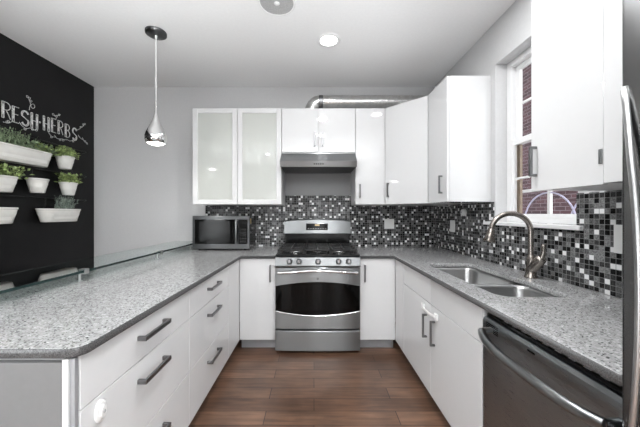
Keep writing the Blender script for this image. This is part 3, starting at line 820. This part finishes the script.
# ------------------------------------------------------------------ microwave
mx0, mx1, mz0, mz1, my0, my1 = -1.302, -0.690, CT + 0.014, 1.274, 3.050, 3.400
t = thing('microwave', ((mx0 + mx1) / 2, 3.2, CT), 'stainless and black countertop microwave in the back left corner of the worktop', 'microwave')
box(mx0 + 0.004, mx1 - 0.004, my0 + 0.022, my1, mz0 + 0.002, mz1 - 0.002, 0.004).build('case', 'black', t)
for sx in (mx0 + 0.06, mx1 - 0.06):
    for sy in (my0 + 0.06, my1 - 0.05):
        MB().cyl((sx, sy, CT + 0.0005), (sx, sy, mz0 + 0.004), 0.016, seg=14).build('foot', 'rubber', t)
fr = box(mx0, mx1, my0, my0 + 0.021, mz0, mz1, 0.005).build('front_frame', 'steel_dark', t)
dxr = mx0 + 0.455
dd = box(mx0 + 0.028, dxr, my0 - 0.006, my0 - 0.0005, mz0 + 0.055, mz1 - 0.038, 0.003).build('door', 'blackglass', t)
box(mx0 + 0.075, dxr - 0.05, my0 - 0.0078, my0 - 0.0062, mz0 + 0.078, mz1 - 0.06).build('window', 'black', dd)
MB().tube([(dxr + 0.018, my0 - 0.001, mz0 + 0.065), (dxr + 0.018, my0 - 0.026, mz0 + 0.08), (dxr + 0.018, my0 - 0.030, (mz0 + mz1) / 2), (dxr + 0.018, my0 - 0.026, mz1 - 0.058), (dxr + 0.018, my0 - 0.001, mz1 - 0.044)], 0.0125, 10).build('handle', 'steel', t)
cp = box(dxr + 0.040, mx1 - 0.022, my0 - 0.006, my0 - 0.0005, mz0 + 0.055, mz1 - 0.038, 0.003).build('control_panel', 'blackglass', t)
cx0, cx1 = dxr + 0.050, mx1 - 0.032
box(cx0, cx1, my0 - 0.0075, my0 - 0.0062, mz1 - 0.085, mz1 - 0.055).build('display', 'black', cp)
for r_ in range(5):
    for c_ in range(3):
        wx = (cx1 - cx0) / 3
        box(cx0 + c_ * wx + 0.003, cx0 + (c_ + 1) * wx - 0.003, my0 - 0.0075, my0 - 0.0062, mz0 + 0.072 + r_ * 0.032, mz0 + 0.092 + r_ * 0.032).build('button', 'rubber', cp)
box(mx1 - 0.0038, mx1 - 0.0025, my0 + 0.06, my0 + 0.10, mz1 - 0.085, mz1 - 0.028).build('gold_patch', 'brass', t)  # small gold rectangle on the side of the case

# ------------------------------------------------------------------ dishwasher
DY0, DY1 = 0.702, 1.298
t = thing('dishwasher', (1.1, 1.0, 0), 'stainless steel dishwasher with bowed handle under the right worktop', 'dishwasher')
box(DXR + 0.045, 1.40, DY0 + 0.004, DY1 - 0.004, 0.10, 0.845).build('tub', 'blackmatte', t)
box(DXR + 0.07, DXR + 0.09, DY0 + 0.004, DY1 - 0.004, 0.0, 0.099).build('kick_plate', 'blackmatte', t)
door = MB().prism([(DXR + 0.044, 0.105), (DXR + 0.004, 0.105), (DXR, 0.110), (DXR, 0.822), (DXR + 0.010, 0.834), (DXR + 0.044, 0.834)], 'y', DY0, DY1).build('door', 'steel_door', t)
box(DXR + 0.016, DXR + 0.043, DY0 + 0.002, DY1 - 0.002, 0.8345, 0.852, 0.003, 1).build('control_strip', 'black', t)
for k in range(9):
    yk = DY0 + 0.06 + k * 0.05
    box(DXR + 0.018, DXR + 0.030, yk, yk + 0.022, 0.8523, 0.8532).build('button', 'greyplastic', t)
for k in range(5):
    zz = 0.816 - k * 0.0075
    box(DXR - 0.0014, DXR - 0.0003, DY1 - 0.105, DY1 - 0.025, zz - 0.0022, zz + 0.0022).build('vent_slot', 'black', door)
box(DXR - 0.0014, DXR - 0.0003, DY1 - 0.305, DY1 - 0.270, 0.806, 0.812).build('badge', 'black', door)
bar = []
for i in range(25):
    u = -1 + 2 * i / 24
    bar.append((DXR - 0.042 - 0.036 * (1 - u ** 4), 0.975 + u * 0.260, 0.770 + 0.020 * max(0.0, u) ** 2))
h = MB().tube(bar, 0.0165, 14)
for i_ in (0, -1):
    p = bar[i_]; h.cyl((p[0], p[1], p[2]), (DXR + 0.0005, p[1], p[2] + 0.004), 0.0135, seg=12)
h.build('handle', 'steel', door)

# ------------------------------------------------------------------ refrigerator
FX, FYE = 0.745, 0.6945
t = thing('refrigerator', (1.1, 0.4, 0), 'stainless steel refrigerator at the right edge beside the dishwasher', 'refrigerator')
box(FX + 0.065, 1.41, -0.17, FYE - 0.005, 0.02, 1.93, 0.004).build('cabinet', 'greyplastic', t)
for sx in (FX + 0.12, 1.36):
    for sy in (-0.1, FYE - 0.06):
        MB().cyl((sx, sy, 0.0005), (sx, sy, 0.019), 0.02, seg=12).build('foot', 'rubber', t)
def fr_door(y0, y1, ha, hb):
    d = box(FX, FX + 0.062, y0, y1, 0.06, 1.93, 0.010, 3).build('door', 'steel_fridge', t)
    pts = []
    for i in range(29):
        s = i / 28; u = 2 * s - 1
        off = (1 - u * u)
        x = FX - 0.004 - 0.010 * min(1, 6 * min(s, 1 - s))
        pts.append((x, ha + (hb - ha) * off, 0.60 + s * 1.00))
    MB().tube([(FX + 0.001, pts[0][1], pts[0][2])] + pts + [(FX + 0.001, pts[-1][1], pts[-1][2])], 0.0068, 12).build('handle', 'satin', d)
fr_door(0.285, FYE, 0.681, 0.641)
fr_door(-0.17, 0.280, -0.14, -0.09)

# ------------------------------------------------------------------ sink
t = thing('kitchen_sink', (1.06, 1.8, CT - 0.2), 'undermounted stainless double bowl sink in the right worktop', 'sink')
zr = CT - CTH - 0.001
def bowl(x0, x1, y0, y1, depth):
    rings = []
    for ins, z, r in ((-0.012, zr - 0.002, 0.085), (0.0, zr - 0.002, 0.075), (0.006, zr - 0.02, 0.072), (0.010, zr - depth + 0.035, 0.07), (0.022, zr - depth + 0.010, 0.06), (0.045, zr - depth, 0.045)):
        rings.append([(p[0], p[1], z) for p in rrect(x0 + ins, x1 - ins, y0 + ins, y1 - ins, r, 6)])
    m = MB().rings(rings, True, False, True, True)
    b_ = m.build('bowl', 'sinksteel', t)
    MB().lathe([(0.045, 0.0), (0.042, 0.003), (0.03, 0.001), (0.001, 0.001)], ((x0 + x1) / 2, (y0 + y1) / 2, zr - depth + 0.0008), 24, cap1=True).build('drain', 'chrome', b_)
bowl(0.880, 1.245, 1.735, 2.260, 0.20)
bowl(0.880, 1.245, 1.345, 1.705, 0.17)

# ------------------------------------------------------------------ faucet
fx, fy = 1.335, 1.755
t = thing('kitchen_faucet', (fx, fy, CT), 'brushed nickel gooseneck pull-down faucet behind the sink', 'faucet')
MB().lathe([(0.035, 0.0005), (0.035, 0.008), (0.029, 0.016), (0.027, 0.06), (0.027, 0.09), (0.021, 0.125), (0.0165, 0.14)], (fx, fy, CT), 24, True, True).build('base', 'nickel', t)
R = 0.110
dirv = Vector((-0.93, 0.20, 0)).normalized()
pts = [Vector((fx, fy, CT + 0.13 + k * 0.035)) for k in range(5)]
zc = CT + 0.285
pts = [p for p in pts if p.z < zc - 0.01]
for i in range(19):
    a = PI * 0.97 * i / 18
    pts.append(Vector((fx, fy, zc)) + dirv * (R - R * math.cos(a)) + Vector((0, 0, R * math.sin(a))))
end = pts[-1]
MB().tube(pts, 0.0155, 16).build('spout', 'nickel', t)
tng = (pts[-1] - pts[-2]).normalized()
MB().tube([end - tng * 0.004, end + tng * 0.020, end + tng * 0.036, end + tng * 0.074, end + tng * 0.080], [0.018, 0.0225, 0.023, 0.037, 0.032], 18).build('spray_head', 'nickel', t)
hv = Vector((0.12, -0.62, 0.78)).normalized()
c = Vector((fx, fy, CT + 0.045))
v = MB().tube([c, c + hv * 0.03, c + hv * 0.10, c + hv * 0.112, c + hv * 0.116], [0.026, 0.030, 0.029, 0.024, 0.014], 18).build('valve', 'nickel', t)
p = c + hv * 0.108
MB().tube([p, p + Vector((0.004, -0.008, 0.03)), p + Vector((0.004, -0.010, 0.075)), p + Vector((0.004, -0.010, 0.085))], [0.016, 0.012, 0.013, 0.008], 12).build('lever', 'nickel', v)

# ------------------------------------------------------------------ raised glass bar along the peninsula
t = thing('glass_bar_shelf', (-1.5, 2.0, CT), 'long raised clear glass bar top along the outer edge of the peninsula', 'glass shelf')
gy0, gy1, ga, gb_ = 0.84, YB - 0.003, -1.665, -1.330
GZ = 0.958
sl = box(ga, gb_, gy0, gy1, GZ, GZ + 0.014, 0.001, 1).build('glass_slab', 'glassbar', t)
box(gb_ + 0.0003, gb_ + 0.0018, gy0, gy1, GZ + 0.0005, GZ + 0.0135).build('polished_edge', 'glassedge', sl)
box(ga - 0.0018, ga - 0.0003, gy0, gy1, GZ + 0.0005, GZ + 0.0135).build('polished_edge', 'glassedge', sl)
for y in (1.05, 1.66, 2.48, 3.15):
    p = MB()
    p.cyl((gb_ - 0.035, y, CT + 0.0005), (gb_ - 0.035, y, CT + 0.004), 0.014, seg=20)
    p.cyl((gb_ - 0.035, y, CT + 0.003), (gb_ - 0.035, y, GZ - 0.0006), 0.007, seg=18)
    p.box(gb_ - 0.05, gb_ + 0.010, y - 0.016, y + 0.016, GZ - 0.009, GZ - 0.0006, 0.002, 1)
    p.box(gb_ + 0.003, gb_ + 0.010, y - 0.016, y + 0.016, GZ - 0.006, GZ + 0.021, 0.002, 1)
    p.box(gb_ - 0.03, gb_ + 0.010, y - 0.016, y + 0.016, GZ + 0.0146, GZ + 0.021, 0.002, 1)
    p.build('clamp', 'satin', t)

# ------------------------------------------------------------------ outlet plates and bits
def plate_back(x, z, wd, ht, label, kind='outlet'):
    t = thing('outlet_plate', (x, YB - TH, z), label, 'outlet')
    f = box(x - wd / 2, x + wd / 2, YB - TH - 0.006, YB - TH - 0.0005, z - ht / 2, z + ht / 2, 0.0025).build('cover', 'plastic', t)
    for dx in (-wd / 4, wd / 4):
        box(x + dx - 0.015, x + dx + 0.015, YB - TH - 0.0075, YB - TH - 0.0062, z - 0.03, z + 0.03, 0.0005, 1).build('rocker', 'plastic', f)
plate_back(0.90, 1.176, 0.118, 0.118, 'white double wall plate on the back tiles right of the range')
XT = XR - TH
def plate_right(y, z, wd, ht, label, name='outlet_plate', cat='outlet'):
    t = thing(name, (XT, y, z), label, cat)
    f = box(XT - 0.006, XT - 0.0005, y - wd / 2, y + wd / 2, z - ht / 2, z + ht / 2, 0.0025).build('cover', 'plastic', t)
    box(XT - 0.0075, XT - 0.0062, y - 0.017, y + 0.017, z - 0.033, z + 0.033, 0.0005, 1).build('rocker', 'plastic', f)
plate_right(2.94, 1.17, 0.10, 0.12, 'white outlet plate on the right tiles near the corner')
plate_right(1.315, 1.18, 0.085, 0.135, 'white switch plate on the tiles beside the refrigerator', 'switch_plate', 'switch')
t = thing('air_freshener', (XT, 2.70, 1.31), 'small white plug-in puck on the right tiles under the wall cabinet', 'air freshener')
MB().tube([(XT - 0.0005, 2.70, 1.31), (XT - 0.012, 2.70, 1.31), (XT - 0.03, 2.70, 1.31), (XT - 0.036, 2.70, 1.31)], [0.030, 0.034, 0.030, 0.018], 20).build('case', 'plastic', t)
MB().cyl((XT - 0.0365, 2.70, 1.31), (XT - 0.039, 2.70, 1.31), 0.008, seg=12).build('button', 'greyplastic', t)
tag(MB().tube([(1.30, 3.06, UZ0 - 0.008), (1.36, 3.02, UZ0 - 0.012), (1.41, 2.98, 1.375), (1.424, 2.955, 1.34), (1.424, 2.945, 1.31)], 0.007, 8).build('power_cord', 'greyplastic'),
    'grey cord curving down from under the corner cabinet onto tiles', 'cord')

# ------------------------------------------------------------------ herb wall: rails, pots, plants, chalk lettering
rnd = random.Random(4)
PXW = -2.555     # pot centre distance
def rail(z, which):
    t = thing('wall_rail', (XL, 2.7, z), 'black metal hanging rail on the chalkboard wall, %s row of pots' % which, 'rail')
    MB().cyl((XL + 0.028, 2.02, z), (XL + 0.028, 3.27, z), 0.006, seg=10).build('bar', 'blackmatte', t)
    for y in (2.05, 3.24):
        MB().box(XL + 0.0005, XL + 0.036, y - 0.008, y + 0.008, z - 0.014, z + 0.014, 0.003).build('bracket', 'blackmatte', t)
rail(2.00, 'top'); rail(1.72, 'middle'); rail(1.45, 'bottom')

def stadium(cy, hl, r, z, n=12):
    """plan outline: straight sides along y of half length hl, round ends of radius r"""
    out = []
    for i in range(n + 1):
        a = PI * i / n; out.append((PXW + r * math.cos(a), cy + hl + r * math.sin(a), z))
    for i in range(n + 1):
        a = PI + PI * i / n; out.append((PXW + r * math.cos(a), cy - hl + r * math.sin(a), z))
    return out

def leaf_mb(mb, base, d, ln, wd):
    d = d.normalized(); side = d.cross(Vector((rnd.uniform(-1, 1), rnd.uniform(-1, 1), 1))).normalized()
    nn = side.cross(d)
    p1 = base + d * ln * 0.5 + nn * ln * 0.10
    p2 = base + d * ln - nn * ln * 0.05
    mb.add([base, p1 - side * wd, p2, p1 + side * wd, p1 - nn * wd * 0.35], [(0, 1, 4), (0, 4, 3), (1, 2, 4), (4, 2, 3)], True)

def leafy(cy, hl, r, z, n, hgt, ln, spread=1.0):
    mb = MB()
    for k in range(n):
        y = cy + rnd.uniform(-1, 1) * (hl + r * 0.85); x = PXW + rnd.uniform(-0.9, 1) * r * 0.85
        b = Vector((x, y, z - 0.01 + rnd.random() ** 1.3 * hgt))
        out = Vector((rnd.uniform(-0.8, 1.1), rnd.uniform(-1, 1) + (y - cy) / (hl + r) * 0.6, rnd.uniform(0.0, 1.2)))
        leaf_mb(mb, b + Vector((max(-0.02, out.x) * 0.022 * spread, out.y * 0.022 * spread, 0)), out, ln * rnd.uniform(0.7, 1.25), ln * 0.36)
    for k in range(n // 12):
        y = cy + rnd.uniform(-1, 1) * (hl + r * 0.7); x = PXW + rnd.uniform(-0.6, 0.8) * r * 0.8
        mb.tube([(x, y, z - 0.02), (x + rnd.uniform(-0.01, 0.02), y + rnd.uniform(-0.015, 0.015), z + hgt * 0.9)], 0.0015, 5)
    return mb

def spiky(cy, hl, r, z, n, hgt):
    mb = MB()
    for k in range(n):
        y = cy + rnd.uniform(-1, 1) * (hl + r * 0.6); x = PXW + rnd.uniform(-0.8, 1) * r * 0.7
        tip = Vector((x + rnd.uniform(-0.015, 0.05), y + rnd.uniform(-0.06, 0.06), z + hgt * rnd.uniform(0.55, 1.0)))
        b = Vector((x, y, z - 0.015))
        mb.tube([b, (b + tip) / 2 + Vector((0, 0, 0.01)), tip], [0.0018, 0.0016, 0.0006], 4)
        for q in range(7):
            p = b.lerp(tip, 0.2 + 0.8 * q / 6)
            leaf_mb(mb, p, Vector((rnd.uniform(-1, 1), rnd.uniform(-1, 1), rnd.uniform(0.3, 1.3))), 0.024, 0.0035)
    return mb

def planter(cy, hl, r, z1, ht, label, plants, group=None):
    t = thing('wall_planter', (PXW, cy, z1 - ht), label, 'planter', 'white herb pots on the chalkboard wall')
    z0 = z1 - ht
    k = 0.74
    hb = max(0.0, hl - (0.015 if hl else 0))
    rings = [stadium(cy, hb, r * k - 0.006, z0), stadium(cy, hb, r * k, z0 + 0.004), stadium(cy, hl, r * 0.965, z1 - 0.022), stadium(cy, hl, r * 0.975, z1 - 0.015), stadium(cy, hl, r + 0.003, z1 - 0.013),
             stadium(cy, hl, r + 0.004, z1 - 0.003), stadium(cy, hl, r, z1), stadium(cy, hl, r - 0.006, z1 - 0.002), stadium(cy, hl, r * 0.9, z1 - 0.05), stadium(cy, hb, r * 0.8, z0 + 0.03)]
    MB().rings(rings, True, True, True, True).build('pot', 'pot', t)
    sr = [stadium(cy, hl, r * 0.905, z1 - 0.034), stadium(cy, hl, r * 0.5, z1 - 0.028)]
    if plants: MB().rings(sr, True, True, True, True).build('soil', 'soil', t)
    for kind, c, hl2, n, hgt in plants:
        if kind == 'leafy': leafy(c, hl2, r, z1, n, hgt, 0.036).build('foliage', 'leaf', t)
        elif kind == 'mixed': leafy(c, hl2, r, z1, n, hgt, 0.030).build('foliage', 'leafdark', t)
        elif kind == 'lavender': spiky(c, hl2, r, z1, n, hgt).build('foliage', 'lavender', t)
        else: spiky(c, hl2, r, z1, n, hgt).build('foliage', 'leafdark', t)
    # hanger hook from the rail to the back rim
    zr_ = z1 + 0.098
    for y in ((cy - hl * 0.7, cy + hl * 0.7) if hl > 0.05 else (cy,)):
        pts = [(XL + 0.021, y, zr_ - 0.012), (XL + 0.018, y, zr_ + 0.002), (XL + 0.028, y, zr_ + 0.011), (XL + 0.038, y, zr_ + 0.002), (XL + 0.036, y, z1 + 0.03), (PXW - r + 0.012, y, z1 + 0.004), (PXW - r + 0.014, y, z1 - 0.015)]
        MB().tube(pts, 0.0025, 6).build('hook', 'blackmatte', t)
RP = 0.076
planter(2.452, 0.215, RP, 1.870, 0.135, 'long white trough of mixed herbs in the top row of the chalkboard wall',
        [('spiky', 2.36, 0.10, 75, 0.14), ('mixed', 2.57, 0.10, 220, 0.085), ('leafy', 2.69, 0.03, 90, 0.06)])
planter(2.925, 0.012, 0.069, 1.885, 0.130, 'small round white pot of leafy herb at the right end of the top row', [('leafy', 2.925, 0.022, 170, 0.09)])
planter(2.285, 0.07, RP, 1.608, 0.133, 'white pot of bushy light green herb at left end of the middle row', [('leafy', 2.30, 0.09, 260, 0.09)])
planter(2.635, 0.012, 0.070, 1.622, 0.132, 'small empty white pot in the middle row without a plant', [])
planter(2.965, 0.012, 0.067, 1.622, 0.132, 'small round white pot of leafy herb at the right end of the middle row', [('leafy', 2.965, 0.022, 190, 0.09)])
planter(2.285, 0.07, RP, 1.350, 0.135, 'white pot at the left end of the bottom row, cut by the picture edge', [])
planter(2.862, 0.138, RP, 1.347, 0.130, 'long white trough with a single lavender plant in the bottom row', [('lavender', 2.90, 0.035, 55, 0.125)])

# lettering FRESH HERBS, drawn as raised chalk strokes; unit letters: (u, v) in 0..1
def arcu(cx, cy, rx, ry, a0, a1, n=10):
    return [(cx + rx * math.cos(math.radians(a0 + (a1 - a0) * i / n)), cy + ry * math.sin(math.radians(a0 + (a1 - a0) * i / n))) for i in range(n + 1)]
def S_path():
    return arcu(0.5, 0.74, 0.42, 0.26, 20, 180, 8) + [(0.12, 0.62), (0.86, 0.40)] + arcu(0.5, 0.27, 0.42, 0.27, 10, -160, 8)
LET = {
 'F': ([0.12], [[(0.25, 1), (0.95, 1)], [(0.25, 0.55), (0.8, 0.55)]]),
 'R': ([0.12], [[(0.25, 1)] + arcu(0.45, 0.76, 0.48, 0.24, 90, -90) + [(0.25, 0.52)], [(0.45, 0.52), (0.70, 0.3), (0.95, 0.0)]]),
 'E': ([0.12], [[(0.25, 1), (0.95, 1)], [(0.25, 0.52), (0.82, 0.52)], [(0.25, 0), (0.95, 0)]]),
 'S': ([], [S_path(), [(p[0] * 0.72 + 0.14, p[1] * 0.88 + 0.06) for p in S_path()]]),
 'H': ([0.12, 0.88], [[(0.22, 0.5), (0.78, 0.5)]]),
 'B': ([0.12], [[(0.25, 1)] + arcu(0.45, 0.77, 0.40, 0.23, 90, -90) + [(0.25, 0.54)], [(0.25, 0.52)] + arcu(0.45, 0.26, 0.48, 0.26, 90, -90) + [(0.25, 0)]]),
}
tt = thing('chalk_lettering', (XL, 2.75, 2.12), 'white chalk words FRESH HERBS with leafy flourishes on the black wall', 'lettering')
CX = XL + 0.0025
def chalk_line(mb, pts, r=0.0036):
    mb.tube([(CX, p[0], p[1]) for p in pts], r, 6)
WORD = [('F', 2.322, 2.392), ('R', 2.408, 2.480), ('E', 2.492, 2.550), ('S', 2.562, 2.644), ('H', 2.656, 2.722), ('H', 2.776, 2.840), ('E', 2.862, 2.915), ('R', 2.936, 2.997), ('B', 3.020, 3.082), ('S', 3.106, 3.176)]
for i, (ch, ya_, yb_) in enumerate(WORD):
    mb = MB(); zb = 2.112 + 0.012 * math.sin(i * 0.9 + 2); hgt = 0.138
    W = yb_ - ya_
    stems, strokes = LET[ch]
    for s in stems:
        y = ya_ + s * W
        for dy in (-0.008, 0.008): chalk_line(mb, [(y + dy, zb), (y + dy, zb + hgt)], 0.003)
        chalk_line(mb, [(y - 0.008, zb + hgt), (y + 0.008, zb + hgt)], 0.003); chalk_line(mb, [(y - 0.008, zb), (y + 0.008, zb)], 0.003)
        mb.box(XL + 0.0003, XL + 0.0012, y - 0.007, y + 0.007, zb + 0.03, zb + hgt - 0.02)
    for st in strokes: chalk_line(mb, [(ya_ + p[0] * W, zb + p[1] * hgt) for p in st])
    mb.build('letter', 'chalk', tt)
mb = MB(); chalk_line(mb, [(2.742 + 0.007 * math.cos(a), 2.178 + 0.007 * math.sin(a)) for a in [i * PI / 4 for i in range(9)]], 0.003)
mb.build('dot', 'chalk', tt)
def wallpt(px, py):
    Y = 752.4 / (314 - px); return (Y, 1.3 + (213.5 - py) * Y / 285)
def flour(pxs, curls=()):
    mb = MB()
    raw = [wallpt(*p) for p in pxs]
    # Catmull-Rom smoothing
    sm = []
    for i in range(len(raw) - 1):
        p0, p1, p2, p3 = raw[max(i - 1, 0)], raw[i], raw[i + 1], raw[min(i + 2, len(raw) - 1)]
        for k in range(5):
            s = k / 5
            sm.append(tuple(0.5 * (2 * p1[j] + (-p0[j] + p2[j]) * s + (2 * p0[j] - 5 * p1[j] + 4 * p2[j] - p3[j]) * s * s + (-p0[j] + 3 * p1[j] - 3 * p2[j] + p3[j]) * s ** 3) for j in (0, 1)))
    sm.append(raw[-1])
    chalk_line(mb, sm, 0.0024)
    for px, py, ang in curls:
        y, z = wallpt(px, py); a = math.radians(ang)
        lf = [(y + 0.024 * math.cos(a) * s + 0.009 * math.sin(PI * s) * -math.sin(a) * q, z + 0.024 * math.sin(a) * s + 0.009 * math.sin(PI * s) * math.cos(a) * q) for q, ss in ((1, (0, .25, .5, .75, 1)), (-1, (.75, .5, .25, 0))) for s in ss]
        chalk_line(mb, lf, 0.0022)
    mb.build('flourish', 'chalk', tt)
flour([(29, 110), (30, 105.5), (33, 104), (34.5, 106.5), (33, 108.5), (31, 107), (30, 103), (28.5, 99)], [(28.5, 99, 60), (28, 98, 130), (29.5, 101, 20)])
flour([(55.5, 120), (56, 117), (54, 115.5), (57.5, 115.5), (60, 114.5)], [(54, 115.5, 150), (58, 115, 30), (56, 117, 60)])
flour([(77, 130), (80, 128.5), (81, 126.5), (79.5, 127), (82, 127), (84, 124.5)], [(84, 124.5, 40), (83, 125.5, 90)])
flour([(78, 135), (80, 138), (83, 139.5), (82, 137.5), (84, 141), (86.5, 143)], [(86, 142.5, -40), (84, 141, 0)])
flour([(19, 122), (22, 126), (26, 128.5), (30, 128), (33, 130), (36, 129.5)], [(26, 129, 200), (31, 128.5, -20), (35, 130, 10)])
flour([(48, 132), (51, 136), (55, 137), (54, 135), (57, 138.5), (62, 139), (66, 140)], [(52, 136.5, 220), (59, 139, -30), (62, 140, 0)])
flour([(66, 139), (70, 141), (74, 139), (76, 137)], [(72, 140.5, -30)])
flour([(3, 122), (8, 123), (12, 121.5)], [(6, 123, 60), (9, 123, 120)])
